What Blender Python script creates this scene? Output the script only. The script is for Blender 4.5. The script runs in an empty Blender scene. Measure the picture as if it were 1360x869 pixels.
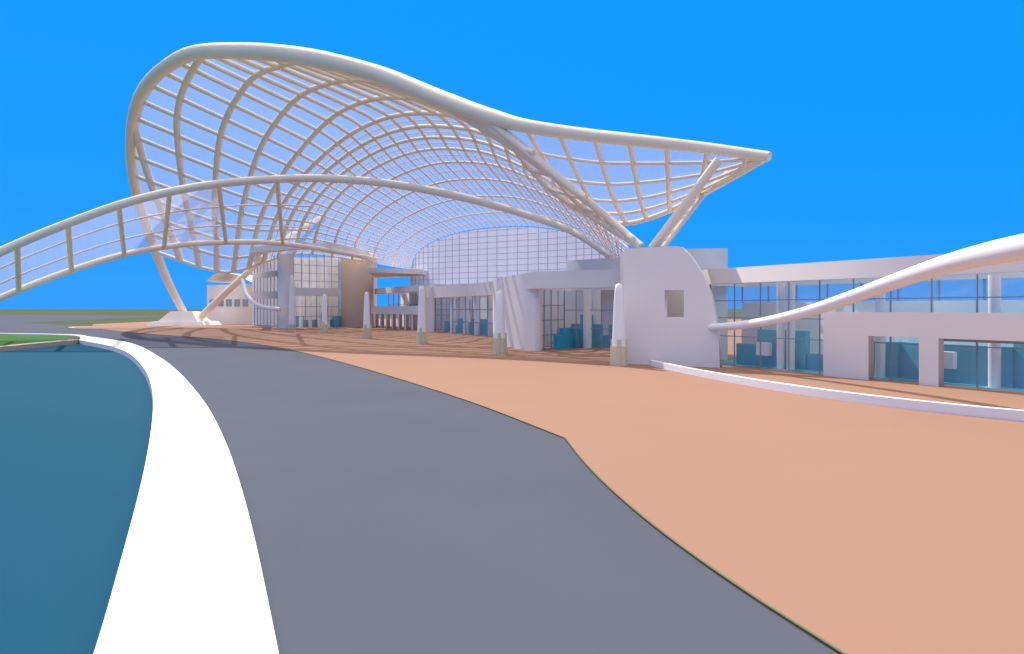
import bpy, math, random
from mathutils import Vector, Matrix
random.seed(4)
# Many points are image pixels with an estimated depth or a ground height,
# converted once to scene metres; every object is ordinary 3D geometry.
F=850.0
def W(px,py,Y): return Vector(((px-680)*Y/F, Y, 5+(410-py)*Y/F))
def V2(px,py,z=0):
    Y=(5-z)*F/(py-410); return ((px-680)*Y/F, Y)
sc=bpy.context.scene
# ---------- materials
def mat(name,col,rough=.6,noise=.0,scale=1.0,spec=.3,bump=0,metal=0):
    m=bpy.data.materials.new(name); m.use_nodes=True; nt=m.node_tree; b=nt.nodes['Principled BSDF']
    b.inputs['Roughness'].default_value=rough; b.inputs['Specular IOR Level'].default_value=spec
    b.inputs['Metallic'].default_value=metal
    tc=nt.nodes.new('ShaderNodeTexCoord'); n=nt.nodes.new('ShaderNodeTexNoise'); n.inputs['Scale'].default_value=scale
    n.inputs['Detail'].default_value=4
    nt.links.new(tc.outputs['Object'],n.inputs['Vector'])
    mx=nt.nodes.new('ShaderNodeMix'); mx.data_type='RGBA'
    mx.inputs[6].default_value=(*[c*(1-noise) for c in col],1); mx.inputs[7].default_value=(*[min(1,c*(1+noise)) for c in col],1)
    nt.links.new(n.outputs['Fac'],mx.inputs[0]); nt.links.new(mx.outputs[2],b.inputs['Base Color'])
    if bump:
        bp=nt.nodes.new('ShaderNodeBump'); bp.inputs['Strength'].default_value=bump
        nt.links.new(n.outputs['Fac'],bp.inputs['Height']); nt.links.new(bp.outputs[0],b.inputs['Normal'])
    return m
def glassmat(name,col,opac,gloss=.08,tint=(.97,.98,.99)):
    m=bpy.data.materials.new(name); m.use_nodes=True; nt=m.node_tree; nt.nodes.clear()
    o=nt.nodes.new('ShaderNodeOutputMaterial'); t=nt.nodes.new('ShaderNodeBsdfTransparent'); d=nt.nodes.new('ShaderNodeBsdfDiffuse')
    d.inputs['Color'].default_value=(*col,1); g=nt.nodes.new('ShaderNodeBsdfGlossy'); g.inputs['Roughness'].default_value=.05
    t.inputs['Color'].default_value=(*tint,1)
    tr=nt.nodes.new('ShaderNodeBsdfTranslucent'); tr.inputs['Color'].default_value=(*col,1)
    a0=nt.nodes.new('ShaderNodeMixShader'); a0.inputs[0].default_value=.5
    nt.links.new(d.outputs[0],a0.inputs[1]); nt.links.new(tr.outputs[0],a0.inputs[2])
    a=nt.nodes.new('ShaderNodeMixShader'); a.inputs[0].default_value=opac
    b=nt.nodes.new('ShaderNodeMixShader'); b.inputs[0].default_value=gloss
    nt.links.new(t.outputs[0],a.inputs[1]); nt.links.new(a0.outputs[0],a.inputs[2])
    nt.links.new(a.outputs[0],b.inputs[1]); nt.links.new(g.outputs[0],b.inputs[2]); nt.links.new(b.outputs[0],o.inputs[0])
    return m
M_steel=mat('cream_painted_steel',(.88,.76,.61),.7,.03,.3,.15)
M_white=mat('white_paint',(.88,.87,.86),.6,.02,.5,.2)
M_wall=mat('wall_render',(.85,.79,.75),.85,.04,.25,.15)
M_tan=mat('tan_render',(.7,.56,.44),.8,.05,.3)
M_asph=mat('asphalt',(.086,.1,.138),.95,.1,.12,.1)
M_plaza=mat('terracotta_paving',(.325,.195,.142),.9,.05,.12,.1)
M_walk=mat('pale_concrete',(.85,.85,.85),.8,.03,.3,.1)
M_water=mat('pond_water',(.008,.075,.14),.6,.08,.05,.02)
M_grass=mat('grass',(.06,.15,.045),1,.3,.3,.05)
M_ground=mat('terrain',(.085,.105,.055),1,.25,.02,.05)
M_kerb=mat('kerb_stone',(.5,.42,.33),.9,.05,.5)
M_teal=mat('teal_interior',(.04,.4,.56),.7,.1,.3)
M_mull=mat('mullion_grey',(.28,.32,.38),.5,.05,.5)
M_sock=mat('beige_stone',(.66,.6,.42),.8,.08,.8)
M_inner=mat('interior_white',(.88,.88,.9),.8,.04,.3)
G_roof=glassmat('canopy_glazing',(.66,.68,.85),.36,.01)
G_sky=glassmat('added_rooflight_glass',(.7,.75,.85),.06,.0)
G_fac=glassmat('facade_glass',(.66,.7,.8),.17,.03)
G_arch=glassmat('gable_glass',(.9,.87,.92),.85,.02)
# ---------- helpers
def link(o,parent=None):
    sc.collection.objects.link(o)
    if parent: o.parent=parent
    return o
def empty(name,loc=(0,0,0)):
    e=bpy.data.objects.new(name,None); e.location=loc; return link(e)
def meshobj(name,vs,fs,m,parent=None,smooth=False):
    me=bpy.data.meshes.new(name); me.from_pydata([tuple(v) for v in vs],[],fs); me.update()
    me.materials.append(m)
    if smooth:
        for p in me.polygons:p.use_smooth=True
    return link(bpy.data.objects.new(name,me),parent)
def prism(name,pts,z0,z1,m,parent=None,holes=()):
    cu=bpy.data.curves.new(name,'CURVE'); cu.dimensions='2D'; cu.fill_mode='BOTH'
    for ring in [pts,*holes]:
        s=cu.splines.new('POLY'); s.points.add(len(ring)-1)
        for i,p in enumerate(ring): s.points[i].co=(p[0],p[1],0,1)
        s.use_cyclic_u=True
    cu.extrude=max((z1-z0)/2,0)
    o=bpy.data.objects.new(name,cu); sc.collection.objects.link(o)
    bpy.context.view_layer.update()
    me=bpy.data.meshes.new_from_object(o.evaluated_get(bpy.context.evaluated_depsgraph_get()))
    bpy.data.objects.remove(o); me.name=name
    for v in me.vertices: v.co.z+=(z0+z1)/2
    me.materials.clear(); me.materials.append(m)
    return link(bpy.data.objects.new(name,me),parent)
def plate(name,prof,origin,d,th,m,parent=None,holes=()):
    o=prism(name,prof,-th/2,th/2,m,parent,holes)
    d=Vector((d[0],d[1],0)).normalized(); z=Vector((0,0,1)); n=d.cross(z)
    Mx=Matrix((( d.x,z.x,n.x,origin[0]),(d.y,z.y,n.y,origin[1]),(d.z,z.z,n.z,origin[2]),(0,0,0,1)))
    o.data.transform(Mx); return o
def smooth(pts,n=8,closed=False):
    pts=[Vector(p) for p in pts]; out=[]
    N=len(pts)
    for i in range(N-1):
        p1=pts[i];p2=pts[i+1]
        p0=pts[i-1] if i>0 else p1*2-p2; p3=pts[i+2] if i+2<N else p2*2-p1
        L=(p2-p1).length; La=(p1-p0).length; Lb=(p3-p2).length
        def tan(a,b,c,l1,l2):
            return ((b-a)/max(l1,1e-6)*l2+(c-b)/max(l2,1e-6)*l1)/(l1+l2)*L
        m1=tan(p0,p1,p2,La,L); m2=tan(p1,p2,p3,L,Lb)
        for k in range(n):
            t=k/n; t2=t*t;t3=t2*t
            out.append(p1*(2*t3-3*t2+1)+m1*(t3-2*t2+t)+p2*(-2*t3+3*t2)+m2*(t3-t2))
    out.append(pts[-1]); return out
def sm2(pts,n=8): return [(p.x,p.y) for p in smooth([(a,b,0) for a,b in pts],n)]
def tubes(name,paths,m,parent=None,res=3):
    cu=bpy.data.curves.new(name,'CURVE'); cu.dimensions='3D'; cu.bevel_depth=1; cu.bevel_resolution=res; cu.use_fill_caps=True
    for pts,r in paths:
        s=cu.splines.new('POLY'); s.points.add(len(pts)-1)
        for i,p in enumerate(pts):
            s.points[i].co=(*p,1); s.points[i].radius=r[i] if isinstance(r,(list,tuple)) else r
        s.use_smooth=True
    cu.materials.append(m)
    return link(bpy.data.objects.new(name,cu),parent)
class MB:
    def __init__(s): s.v=[];s.f=[]
    def box(s,a,b,w,h):
        a=Vector(a);b=Vector(b);d=(b-a).normalized()
        up=Vector((0,0,1)) if abs(d.z)<.9 else Vector((0,1,0))
        x=d.cross(up).normalized()*w/2; y=x.normalized().cross(d).normalized()*h/2
        k=len(s.v)
        for p in (a,b):
            for q in (x+y,x-y,-x-y,-x+y): s.v.append(p+q)
        s.f+= [(k,k+1,k+2,k+3),(k+7,k+6,k+5,k+4)]+[(k+i,k+4+i,k+4+(i+1)%4,k+(i+1)%4) for i in range(4)]
    def obj(s,name,m,parent=None): return meshobj(name,s.v,s.f,m,parent)
def offs(pts,th):
    pts=[Vector((p[0],p[1])) for p in pts]; n=len(pts); off=[]
    for i in range(n):
        d=(pts[min(i+1,n-1)]-pts[max(i-1,0)]).normalized(); nn=Vector((-d.y,d.x))
        if nn.dot(pts[i])<0: nn=-nn
        off.append(pts[i]+nn*th)
    return off
def wall(name,pts,z0,z1,th,m,parent=None):
    pts=[Vector((p[0],p[1])) for p in pts]
    return prism(name,pts+offs(pts,th)[::-1],z0,z1,m,parent)
def ringroof(name,pts,z0,z1,band,m,parent=None):
    inner=[]
    n=len(pts)
    P_=[Vector(p) for p in pts]
    area=sum(P_[i].x*P_[(i+1)%n].y-P_[(i+1)%n].x*P_[i].y for i in range(n))
    s=1 if area>0 else -1
    for i in range(n):
        e1=(P_[i]-P_[i-1]).normalized(); e2=(P_[(i+1)%n]-P_[i]).normalized()
        n1=Vector((-e1.y,e1.x))*s; n2=Vector((-e2.y,e2.x))*s
        b=(n1+n2); b=b/max(.4,b.length_squared)*2
        inner.append(P_[i]+b*band)
    prism(name,pts,z0,z1,m,parent,[inner])
    zz=(z0+z1)/2
    meshobj(name+'_added_rooflight',[(p.x,p.y,zz) for p in inner],[tuple(range(n))],G_sky,parent)  # unseen glazed opening, added so sunlight reaches the rooms below
def glazing(name,pts,z0,z1,step,rows,parent,g=None,mw=.12):
    pts=[Vector((p[0],p[1])) for p in pts]
    vs=[];fs=[];b=MB()
    for i in range(len(pts)-1):
        p,q=pts[i],pts[i+1]; k=len(vs)
        vs+=[(*p,z0),(*q,z0),(*q,z1),(*p,z1)]; fs.append((k,k+1,k+2,k+3))
        n=max(1,round((q-p).length/step))
        for j in range(n+1):
            c=p.lerp(q,j/n); b.box((*c,z0),(*c,z1),mw,mw)
        for r in rows: b.box((*p,r),(*q,r),mw*.8,mw*.8)
    meshobj(name+'_glass',vs,fs,g or G_fac,parent); b.obj(name+'_mullions',M_mull,parent)

# ---------- ground
wl=[(4,-12),(-1.9,0),V2(128,869),V2(160,755),V2(187,650),V2(200,580),V2(203,530),V2(190,490),V2(150,462),V2(105,453)]
wr=[(7,-12),(.9,0),V2(368,869),V2(335,710),V2(310,620),V2(285,560),V2(250,510),V2(210,475),V2(165,455),V2(110,447)]
WL=sm2(wl,10); WR=sm2(wr,10)
bank=[V2(105,453),V2(50,458),(-64,80),(-61,60),(-58,25),(-56,-12)]
BK=sm2(bank,5)
pond=WL+BK[1:]
prism('ground',[(-6000,-300),(6000,-300),(6000,9000),(-6000,9000)],-.03,-.03,M_ground,holes=[pond])
prism('water',[(-75,-20),(8,-20),(0,110),(-75,110)],-.45,-.45,M_water)
prism('promenade_walkway',WL+WR[::-1],-.7,.14,M_walk)
bk2=[(x-1.5,y+.3) for x,y in BK]
prism('pond_kerb',BK+bk2[::-1],-.7,.2,M_kerb)
lawn=bk2+[(-150,-15),(-150,128),(-100,124),(-80,115)]
prism('lawn',lawn,-.02,.06,M_grass)
wall('lawn_kerb',sm2([(-150,128),(-100,124.6),(-79,115.5),(-70,104)],6),-.05,.2,1.0,M_walk)
pe=[(13,-12),(8.0,0),V2(1115,869),V2(1000,795),V2(900,725),V2(820,660),V2(775,615),V2(750,583)]
pe2=[V2(750,583),V2(640,540),V2(540,507),V2(440,478),V2(370,462),V2(300,452),V2(200,444),V2(120,436)]
PE=sm2(pe,6)[:-1]+sm2(pe2,6)
road=WR+[(-80,117),(-100,127),(-300,140),(-600,300),(-430,540),(-230,430),(-172,225)]+[V2(110,433)]+PE[::-1]
prism('road',road,-.01,-.01,M_asph)
prism('plaza_pavement',PE+[(-134,205),(-140,262),(-40,330),(140,300),(140,-12)],-.02,.03,M_plaza)
wall('plaza_kerb',PE,-.02,.04,.05,mat('kerb_mossy',(.14,.15,.09),.9,.1,1))
isl=[(-92+26*math.cos(a)*1.0,176+22*math.sin(a)) for a in [i*math.pi/24 for i in range(48)]]
prism('traffic_island',isl,0,.15,M_kerb)
prism('traffic_island_pavement',[( -92+(x+92)*.95,176+(y-176)*.95) for x,y in isl],.1,.19,M_plaza)

# ---------- lattice canopy
can=empty('lattice_canopy')
A=[ [(207,335,178),(178,240,165),(180,145,148),(238,78,128),(320,68,112),(400,75,102),(500,98,92),(590,133,82),(655,156,75)],
    [(300,362,168),(325,290,160),(370,225,148),(435,175,135),(510,150,120),(600,155,105),(690,195,88),(775,262,72),(848,324,60)],
    [(400,337,166),(418,300,160),(452,262,152),(500,232,145),(565,212,135),(640,215,125),(710,240,112),(775,280,98),(835,325,85)],
    [(545,357,170),(552,340,167),(575,322,163),(610,310,158),(660,303,152),(715,303,146),(765,313,140),(805,330,135),(828,347,130)]]
A=[[W(*p) for p in r] for r in A]
NU=64
AS=[smooth(r,NU//8) for r in A]
def S(u,v):
    u=min(max(u,0),1)*NU; i=min(int(u),NU-1); t=u-i
    P=[r[i].lerp(r[i+1],t) for r in AS]
    v=min(max(v,0),1)*3; k=min(int(v),2); t=v-k
    p1,p2=P[k],P[k+1]; p0=P[k-1] if k>0 else p1*2-p2; p3=P[k+2] if k<2 else p2*2-p1
    cr=.5*((2*p1)+(p2-p0)*t+(2*p0-5*p1+4*p2-p3)*t*t+(3*p1-p0-3*p2+p3)*t**3)
    return cr.lerp(p1.lerp(p2,t),.3)
ribs=[]
def rib(c,r0):
    pts=[];rs=[]
    for i in range(NU+1):
        u=i/NU; v=c-u*(1-c)*.6
        rs.append(r0*(1-.55*u))
        if v<0:
            pts.append(S(u,0)); break
        pts.append(S(u,v))
    ribs.append((pts,rs))
nr=14
for k in range(1,nr):
    c=(k/nr)**.8
    rib(c,.9*(1-c)+.16)
    if c>.5: rib(((k+.5)/nr)**.8,.11)
tubes('arch_ribs',ribs,M_steel,can)
pur=[]
for j in range(0,30):
    u=j/30
    pts=[S(u,v/24) for v in range(25)]
    pur.append((pts,[.42*(1-v/24)+.1 for v in range(25)]))
    pts=[S(u+1/60,v/24) for v in range(14,25)]
    pur.append((pts,.09))
tubes('purlins',pur,M_steel,can,2)
vs=[];fs=[]
for i in range(NU+1):
    for v in range(25): vs.append(S(i/NU,v/24)+Vector((0,0,.25)))
for i in range(NU):
    for v in range(24):
        k=i*25+v; fs.append((k,k+1,k+26,k+25))
meshobj('vault_glazing',vs,fs,G_roof,can,True)
foot=W(247,420,188)
rimpts=[foot,W(228,385,184)]+A[0]+[W(695,167,71.5),W(760,177,67.5),W(850,187,62),W(940,197,58),W(1022,208,54)]
rp=smooth(rimpts,6)
n=len(rp); rr=[]
for i in range(n):
    t=i/(n-1)
    rr.append(.95+.45*math.sin(math.pi*t**.9) if t<.5 else (1.32*(1-(t-.5)/.22)+.8*((t-.5)/.22) if t<.72 else .8*(1-(t-.72)/.28)+.4*((t-.72)/.28)))
tubes('rim_tube',[(rp,rr)],M_steel,can,6)
apex=W(866,330,59)
val=smooth([W(655,165,75),W(725,222,70),W(790,275,65),W(852,327,60)],6)
tubes('valley_tube',[(val,.33)],M_steel,can,4)
val2=smooth([W(745,262,84),W(790,292,76),W(850,328,61)],5)
tubes('support_struts',[(val2,.28),([apex,W(955,212,56)],.4),([W(880,330,60),W(935,258,64),W(972,225,60)],.25),
  ([W(872,329,60),W(925,262,66)],.22)],M_steel,can,4)
f2=smooth([W(268,420,186),W(315,375,180),W(365,330,172),W(405,300,164),W(430,287,159)],5)
tubes('left_leg',[(f2,[1.0-.6*i/(len(f2)-1) for i in range(len(f2))])],M_steel,can,4)
w0=[(655,158,75),(720,172,70),(790,183,66),(860,189,62),(940,198,58),(1020,208,54)]
w2=[(775,283,80),(800,294,78),(832,297,75),(872,287,71),(925,262,65),(1020,209,54)]
w0=smooth([W(*p) for p in w0],6); w2=smooth([W(*p) for p in w2],6)
def Wg(i,t):
    p=w0[i].lerp(w2[i],t); p.z-=1.6*math.sin(math.pi*t)*(1-i/30)**.7; return p
wt=[]
for t in (.2,.4,.6,.8): wt.append(([Wg(i,t) for i in range(31)],.18))
wt.append(([Wg(i,1) for i in range(31)],.3))
for i in range(0,30,4): wt.append(([Wg(i,t/8) for t in range(9)],.27))
tubes('wing_lattice',wt,M_steel,can,2)
vs=[];fs=[]
for i in range(31):
    for t in range(9): vs.append(Wg(i,t/8)+Vector((0,0,.2)))
for i in range(30):
    for t in range(8):
        k=i*9+t; fs.append((k,k+1,k+10,k+9))
meshobj('wing_glazing',vs,fs,G_roof,can,True)
def frust(name,c,rx,ry,z0,z1,k,m,parent,n=4,rot=math.pi/4):
    vs=[];
    for z,s in ((z0,1),(z1,k)):
        for i in range(n):
            a=rot+2*math.pi*i/n; vs.append((c[0]+rx*s*math.cos(a),c[1]+ry*s*math.sin(a),z))
    fs=[tuple(range(n))[::-1],tuple(range(n,2*n))]+[(i,(i+1)%n,n+(i+1)%n,n+i) for i in range(n)]
    return meshobj(name,vs,fs,m,parent)
frust('pedestal_base',(-95,186),12,8,.1,1.3,.85,M_wall,can)
frust('pedestal_block',(-95,186),8,6,1.3,4.2,.55,M_wall,can)

# ---------- ladder arch canopy crossing in front
la=empty('arched_walkway_canopy')
up=smooth([W(-260,470,78),W(-120,398,84),W(0,335,90),W(90,297,93),W(180,266,96),W(270,247,99),W(350,239,101),W(420,237,102),W(490,241,101),W(560,251,98),W(630,266,94),W(700,286,90),W(760,308,85),W(812,342,80)],4)
lo=smooth([W(-260,520,84),W(-120,452,92),W(0,396,100),W(95,359,108),W(165,338,115),W(235,326,122),W(300,322,129),W(350,322,135),W(400,327,141),W(450,335,148),W(500,345,154)],4)
tubes('edge_tubes',[(up,[.62 if i<38 else .62-.25*(i-38)/14 for i in range(len(up))]),(lo,.52)],M_steel,la,4)
rungs=[]; sh=[]
for k in range(0,len(lo)-6):
    sh.append((min(up,key=lambda q:abs(q.x/q.y-lo[k].x/lo[k].y)),lo[k]))
# rungs every ~6 m along the lower tube, thinning out where the walkway meets the vault
acc=0
for k in range(1,len(sh)):
    acc+=(lo[k]-lo[k-1]).length
    if acc>(7.0 if k<20 else 11.0): acc=0; rungs.append((list(sh[k]),.38))
for t in (.33,.66): rungs.append((smooth([a.lerp(b,t) for a,b in sh[::3]],3),.13))
tubes('rungs',rungs,M_steel,la,2)
vs=[];fs=[]
for a,b in sh[:24]: vs+=[a+Vector((0,0,.2)),b+Vector((0,0,.2))]
fs=[(2*i,2*i+1,2*i+3,2*i+2) for i in range(len(sh[:24])-1)]
meshobj('walkway_glazing',vs,fs,G_roof,la)

# ---------- white sweeping beam
arm=empty('sweeping_white_beam')
cl=smooth([W(935,436,55),W(1000,430,50),W(1065,416,45),W(1130,395,40.5),W(1200,370,36),W(1280,345,30),W(1360,328,25.5),W(1500,305,21),W(1750,300,17)],5)
n=len(cl);vs=[];fs=[];NS=14
for i,p in enumerate(cl):
    d=(cl[min(i+1,n-1)]-cl[max(i-1,0)]).normalized(); x=d.cross(Vector((0,0,1))).normalized(); y=x.cross(d)
    w=.3+.25*min(1,i/(n*.7)); h=.3+.22*min(1,i/(n*.7))
    for k in range(NS):
        a=2*math.pi*k/NS; vs.append(p+x*w*math.cos(a)+y*h*math.sin(a))
for i in range(n-1):
    for k in range(NS): fs.append((i*NS+k,i*NS+(k+1)%NS,(i+1)*NS+(k+1)%NS,(i+1)*NS+k))
meshobj('beam_tube',vs,fs,M_white,arm,True)

# ---------- tapered columns
for (bx,by,top) in [(388,438,366),(431,442,391),(487,449,388),(560,457,380),(664,470,386),(822,486,377)]:
    x,y=V2(bx,by); h=5+(410-top)*y/F
    e=empty('tapered_column',(x,y,.03)); 
    R=.62 if h<9 else .8
    prof=[(R*.98,1.2),(R*.95,2.2),(R*.86,h*.5),(R*.74,h*.75),(R*.6,h*.93),(R*.45,h-.1),(0.02,h)]
    vs=[];fs=[];n=16
    for r,z in prof:
        for k in range(n): vs.append((r*math.cos(2*math.pi*k/n),r*math.sin(2*math.pi*k/n),z))
    for i in range(len(prof)-1):
        for k in range(n): fs.append((i*n+k,i*n+(k+1)%n,(i+1)*n+(k+1)%n,(i+1)*n+k))
    meshobj('shaft',vs,fs,M_white,e,True)
    frust('stone_socket',(0,0),.8,.8,0,1.7,.95,M_sock,e,6,0)
    for k in range(3):
        a=2*math.pi*k/3+.4
        frust('socket_fin_%d'%(k+1),(math.cos(a)*.62,math.sin(a)*.62),.26,.26,0,2.3,.7,M_sock,e,4,a)

# ---------- main building
bd=empty('convention_centre_building')
r0=Vector((17.3,56.7)); r1=Vector((38,24)); d=(r1-r0).normalized(); nb=Vector((-d.y,d.x))
if nb.dot(r0)<0: nb=-nb
P=lambda s,o=0:(r0+d*s+nb*o)
L=(r1-r0).length
glazing('right_wing',[P(-.5,1),P(L,1)],.05,7.2,2.6,[2.6,4.2,5.7],bd,mw=.09)
ringroof('right_wing_roof',[P(-3,-.2),P(L,-.2),P(L,9.4),P(-3,9.4)],7.15,8.45,1.0,M_wall,bd)
wall('right_wing_back_wall',[P(-3,8.5),P(L,8.5)],0,5.6,.3,M_inner,bd)
glazing('right_wing_clerestory',[P(-3,8.6),P(L,8.6)],5.6,7.15,3,[],bd)
prism('right_wing_penthouse',[(14.6,63),(20.9,62),(23,70),(17,71)],0,10.85,M_wall,bd)
def s_of(px,o):
    k=(px-680)/F; q=r0+nb*o; return (k*q.y-q.x)/(d.x-k*d.y)
o=.1
sa,sb,sc_,sd,se=[s_of(x,o) for x in (1097,1157,1224,1250,1440)]
pr=[(sa,.03),(sb,.03),(sb,3.1),(sc_,3.1),(sc_,.03),(sd,.03),(sd,3.1),(se,3.1),(se,.03),(se+1.6,.03),(se+1.6,4.75),(sa,4.75)]
plate('right_wing_portico',pr,(*P(0,o),0),d,.7,M_wall,bd)
mb=MB(); mb.box((*P(sd,.5),3.0),(*P(se,.5),3.0),.15,.18); mb.obj('portico_lintel',M_mull,bd)
tb=MB();wb=MB()
for i in range(16):
    s=1+i*2.3; z=random.choice([1.4,1.9,2.6,3.2])
    tb.box((*P(s,2.6+random.random()),z/2),(*P(s+2.25,2.6+random.random()*.4),z/2),.5,z)
    if i%3==1: wb.box((*P(s+.5,1.9),1.6),(*P(s+1.7,1.9),1.6),.5,1.1)
tb.obj('right_wing_teal_partitions',M_teal,bd); wb.obj('right_wing_counters',M_inner,bd)
tubes('right_wing_columns',[([(*P(s,1.9),0),(*P(s,1.9),7.1)],.33) for s in (6,6.9,14,21,28)],M_white,bd)
prism('right_wing_floor_finish',[P(-2,1.2),P(L,1.2),P(L,8.4),P(-2,8.4)],.04,.07,M_teal,bd)
A0=Vector((10.3,58.0)); B0=Vector((17.7,54.2)); dd=(B0-A0); LL=dd.length
prof=[(0,0.03),(LL,0.03)]+[(LL*x,z) for x,z in [(.985,2.5),(.96,4.2),(.92,5.9),(.84,7.7),(.72,9.4),(.62,10.3),(.56,10.4)]]+[(0,10.4)]
hole=[(LL*.44,4.25),(LL*.64,4.25),(LL*.64,6.6),(LL*.44,6.6)]
plate('pylon_wall',prof,(*A0,0),dd,1.0,M_wall,bd,[hole])
prism('pylon_side_wing',[(10.0,59.2),(11.3,58.6),(13.0,66),(12.0,66)],0.03,10.2,M_wall,bd)
glazing('entrance',[(14,77),(6.7,82.5)],.05,7.3,2.0,[2.5,4.8],bd)
glazing('corner_box',[(6.7,81.7),(2.9,74.9)],.05,7.3,1.8,[1.8,3.6,5.4],bd)
wall('curved_wall',sm2([(2.9,74.6),(1.6,76.5),(0,81),(-1.6,87),(-2.8,94)],4),.03,9.2,.8,M_wall,bd)
ringroof('entrance_roof',[(2.3,73.7),(10,70),(14.5,64),(18,70),(20,86),(8,98),(-2,96),(.5,82)],7.3,9.25,1.0,M_wall,bd)
prism('upper_terrace_block',[(7.5,88),(15.5,81),(22,86),(14,98)],7.4,11.6,M_wall,bd)
wall('entrance_back_wall',[(20,84),(2,97)],0,7.3,.3,M_inner,bd)
glazing('central_hall',[(-2.9,112),(-16.5,138)],.05,7.3,3.2,[2.4,4.8],bd,mw=.16)
ringroof('central_hall_roof',[(-1.5,96),(-3.6,109),(-9,121),(-18.5,138.5),(-18,150),(10,140),(10,98)],7.3,9.6,1.4,M_wall,bd)
wall('central_hall_back_wall',[(4,118),(-11,148)],0,7.3,.3,M_inner,bd)
tb=MB()
for i in range(12):
    t=i/12; z=random.choice([1.5,2.3,3.0])
    tb.box((-1.0-13*t,114+24*t,z/2),(-2.2-13*t,116.3+24*t,z/2),1,z)
for i in range(8):
    t=i/8; z=random.choice([.8,1.6,3,4.2])
    tb.box((16-9*t,79+6*t,z/2),(14.7-9*t,80+6*t,z/2),.6,z)
for i in range(4): tb.box((5.2+i*.8,77+i*1.6,.9+.4*(i%2)),(6.2+i*.8,78.6+i*1.6,.9+.4*(i%2)),.5,1.8+.8*(i%2))
tb.obj('hall_teal_partitions',M_teal,bd)
tubes('hall_columns',[([(x,y,0),(x,y,7.4)],.55) for x,y in ((-4,116),(-6.5,120),(-9,125),(-12,130),(4.5,84),(11,83),(9.5,80.5))],M_white,bd)
mb=MB()
for px,Y in ((573,136),(566,140)):
    p=W(px,400,Y); mb.box((p.x,p.y,0),(p.x,p.y,9.5),1.2,1.2)
mb.obj('hall_end_piers',M_wall,bd)
q0=Vector((-18,140)); q1=Vector((-38.5,176)); dq=q1-q0
prof=[(0,0.03)]; Lq=dq.length; nA=9
for i in range(nA):
    s=i*Lq/nA; prof+= [(s+.9,.03),(s+.9,3.6),(s+Lq/nA,3.6),(s+Lq/nA,.03)]
prof+=[(Lq+.8,.03),(Lq+.8,5.6),(0,5.6)]
plate('arcade',prof,(*q0,0),dq,.8,M_wall,bd)
wall('arcade_back_wall',[q0+Vector((7,5)),q1+Vector((7,5))],0,9,.3,M_inner,bd)
glazing('arcade_back',[q0+Vector((4,3)),q1+Vector((4,3))],.05,9,4,[3.5,6],bd,mw=.16)
ringroof('arcade_roof',[(-18,142),(-38,177),(-30,182),(-10,150)],9.0,10.5,1.5,M_wall,bd)
def Q(px,Y): return ((px-680)*Y/F,Y)
prism('tan_tower',[Q(452,172),Q(495,176),Q(500,190),Q(455,190)],.03,18.6,M_tan,bd)
glazing('left_hall_upper',[Q(390,160),Q(450,168)],10.2,19,2.2,[12,14,16],bd,mw=.14)
glazing('left_hall_lower',[Q(390,162),Q(450,169)],.05,8.2,3,[3,5.5],bd,mw=.14)
prism('left_hall_balcony',[Q(386,157),Q(450,164),Q(450,168),Q(386,161)],8.2,10.2,M_wall,bd)
prism('left_hall_pier',[Q(369,159),Q(390,159),Q(391,166),Q(372,168)],.03,18.6,M_wall,bd)
ringroof('left_hall_roof',[Q(333,156),Q(392,146),Q(440,146),Q(500,172),Q(500,190),Q(340,190)],18.6,20.0,2.0,M_wall,bd)
wall('left_hall_back_wall',[Q(450,178),Q(335,186)],0,18.6,.4,M_inner,bd)
glazing('left_hall_side',[Q(369,162),Q(338,180)],.05,18.6,3,[5,9,14],bd,mw=.16)
prism('left_hall_side_balcony',[Q(371,160),Q(330,176),Q(330,179),Q(371,163)],7.6,9.4,M_wall,bd)
prism('left_hall_side_upper_band',[Q(371,160),Q(335,176),Q(335,179),Q(371,163)],13.2,14.6,M_wall,bd)
tb=MB()
for i in range(6):
    z=random.choice([2,3,4]); p=Q(392+i*10,172); tb.box((p[0],p[1],z/2),(p[0]+2.2,p[1],z/2),1,z)
tb.obj('left_hall_teal_partitions',M_teal,bd)
tubes('left_hall_columns',[([(*Q(x,171),0),(*Q(x,171),18)],.5) for x in (400,412,424,436)],M_white,bd)
prism('rear_pavilion_body',[Q(275,205),Q(335,196),Q(340,215),Q(285,222)],.03,12.5,M_wall,bd)
rr_=smooth([(*Q(273,202),13.5),(*Q(285,202),15.8),(*Q(310,200),15.8),(*Q(336,195),12.8)],4)
vs=[];
for p in rr_: vs+=[p,p+Vector((3,14,0))]
meshobj('rear_pavilion_roof',vs,[(2*i,2*i+1,2*i+3,2*i+2) for i in range(len(rr_)-1)],M_wall,bd)
mb=MB()
for z in (6.8,):
    for k in range(5):
        a=Vector((*Q(279+k*11,204.2-k*1.6),z)); c=Vector((*Q(286+k*11,203.2-k*1.6),z)); mb.box(a,c,.5,2.2)
mb.obj('rear_pavilion_windows',M_mull,bd)
prism('mid_roof_slab',[Q(490,150),Q(560,158),Q(572,168),Q(500,180)],13.5,14.6,M_wall,bd)
hp=smooth([W(322,372,165),W(330,395,160),W(350,408,157),W(372,411,156)],5)
tubes('curved_handrail',[(hp,.5)],M_white,bd)
B=AS[3]
vs=[];fs=[];mb=MB()
for i,p in enumerate(B): vs+=[(p.x,p.y,8.5),tuple(p)]
fs=[(2*i,2*i+2,2*i+3,2*i+1) for i in range(len(B)-1)]
meshobj('gable_glass_wall',vs,fs,G_arch,bd)
for i in range(0,len(B),2): mb.box((B[i].x,B[i].y-.15,8.5),B[i]+Vector((0,-.15,0)),.1,.1)
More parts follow.
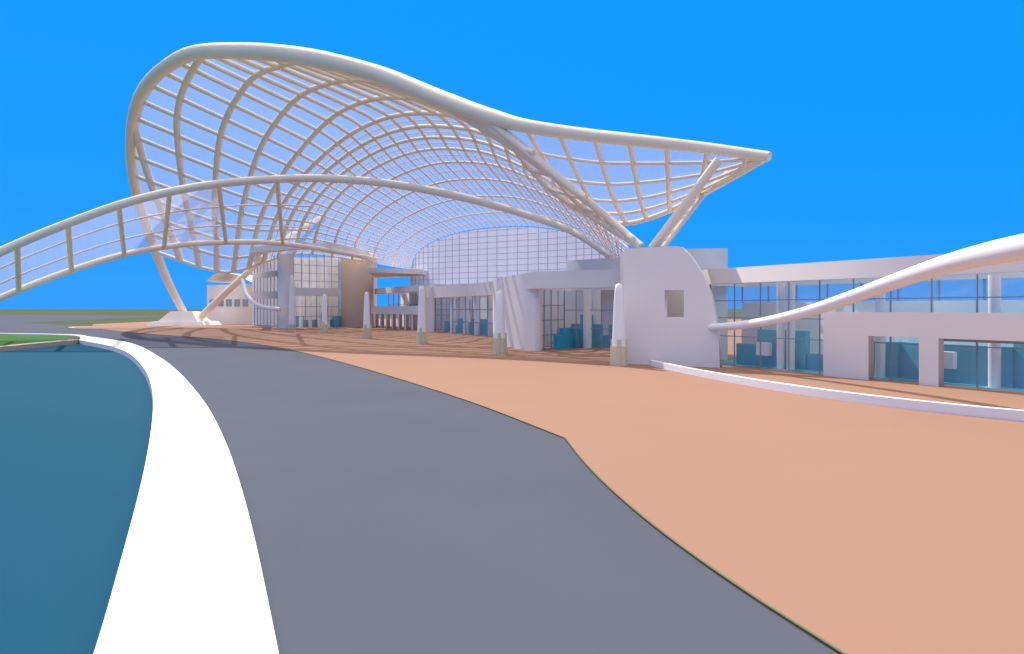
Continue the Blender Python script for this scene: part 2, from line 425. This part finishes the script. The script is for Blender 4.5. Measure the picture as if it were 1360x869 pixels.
for z in [11+1.4*i for i in range(10)]:
    seg=[(p.x,p.y-.15,z) for p in B if p.z>z]
    for a,b_ in zip(seg,seg[1:]): mb.box(a,b_,.08,.08)
mb.obj('gable_mullions',M_mull,bd)
wall('gable_plinth',[(B[0].x,B[0].y),(B[32].x,B[32].y),(B[-1].x,B[-1].y)],.03,9,.5,M_wall,bd)

# ---------- low retaining wall
wall('low_retaining_wall',sm2([(12.0,56.0),(12.6,52),(14.2,44.7),(16.4,37.6),(18.5,33.2),(20.5,30.3),(22.6,28.0),(26,25),(32,20)],5),.03,.5,.4,M_white)

# ---------- world
w=bpy.data.worlds.new('World'); sc.world=w; w.use_nodes=True; nt=w.node_tree; bg=nt.nodes['Background']
el,az=math.radians(52),math.radians(-30)
sky=nt.nodes.new('ShaderNodeTexSky'); sky.sky_type='NISHITA'; sky.sun_disc=False; sky.sun_elevation=el; sky.sun_rotation=az
sky.dust_density=.2; sky.ozone_density=4
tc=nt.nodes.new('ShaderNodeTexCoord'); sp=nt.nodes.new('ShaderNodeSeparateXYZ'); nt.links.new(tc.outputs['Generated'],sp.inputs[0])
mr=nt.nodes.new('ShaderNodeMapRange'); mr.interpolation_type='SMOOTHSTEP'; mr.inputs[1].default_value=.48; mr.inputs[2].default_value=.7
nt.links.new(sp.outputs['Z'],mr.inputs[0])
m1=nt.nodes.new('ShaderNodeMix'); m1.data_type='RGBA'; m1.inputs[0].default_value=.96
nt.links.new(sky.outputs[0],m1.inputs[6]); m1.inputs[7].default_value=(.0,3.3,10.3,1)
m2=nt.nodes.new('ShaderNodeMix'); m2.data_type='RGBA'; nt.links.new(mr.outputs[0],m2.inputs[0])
nt.links.new(m1.outputs[2],m2.inputs[6]); m2.inputs[7].default_value=(16.5,13.8,11,1)  # warm-white cap added overhead, out of view, to fill the shaded sides
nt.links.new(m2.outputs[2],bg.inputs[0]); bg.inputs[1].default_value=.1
sl=bpy.data.lights.new('sun','SUN'); sl.energy=4.5; sl.angle=math.radians(.5); sl.color=(1,.93,.84)
so=link(bpy.data.objects.new('sun',sl)); so.location=(0,0,80)
dirv=Vector((math.sin(az)*math.cos(el),math.cos(az)*math.cos(el),math.sin(el)))
so.rotation_euler=dirv.to_track_quat('Z','Y').to_euler()
# ---------- camera
cam=bpy.data.cameras.new('camera'); co=link(bpy.data.objects.new('camera',cam)); co.location=(0,0,5)
co.rotation_euler=(math.radians(90),0,0); cam.lens=22.5; cam.sensor_width=36; cam.shift_y=-24.5/1360; cam.clip_end=20000
sc.camera=co
sc.view_settings.view_transform='Standard'; sc.view_settings.look='None'; sc.view_settings.exposure=0
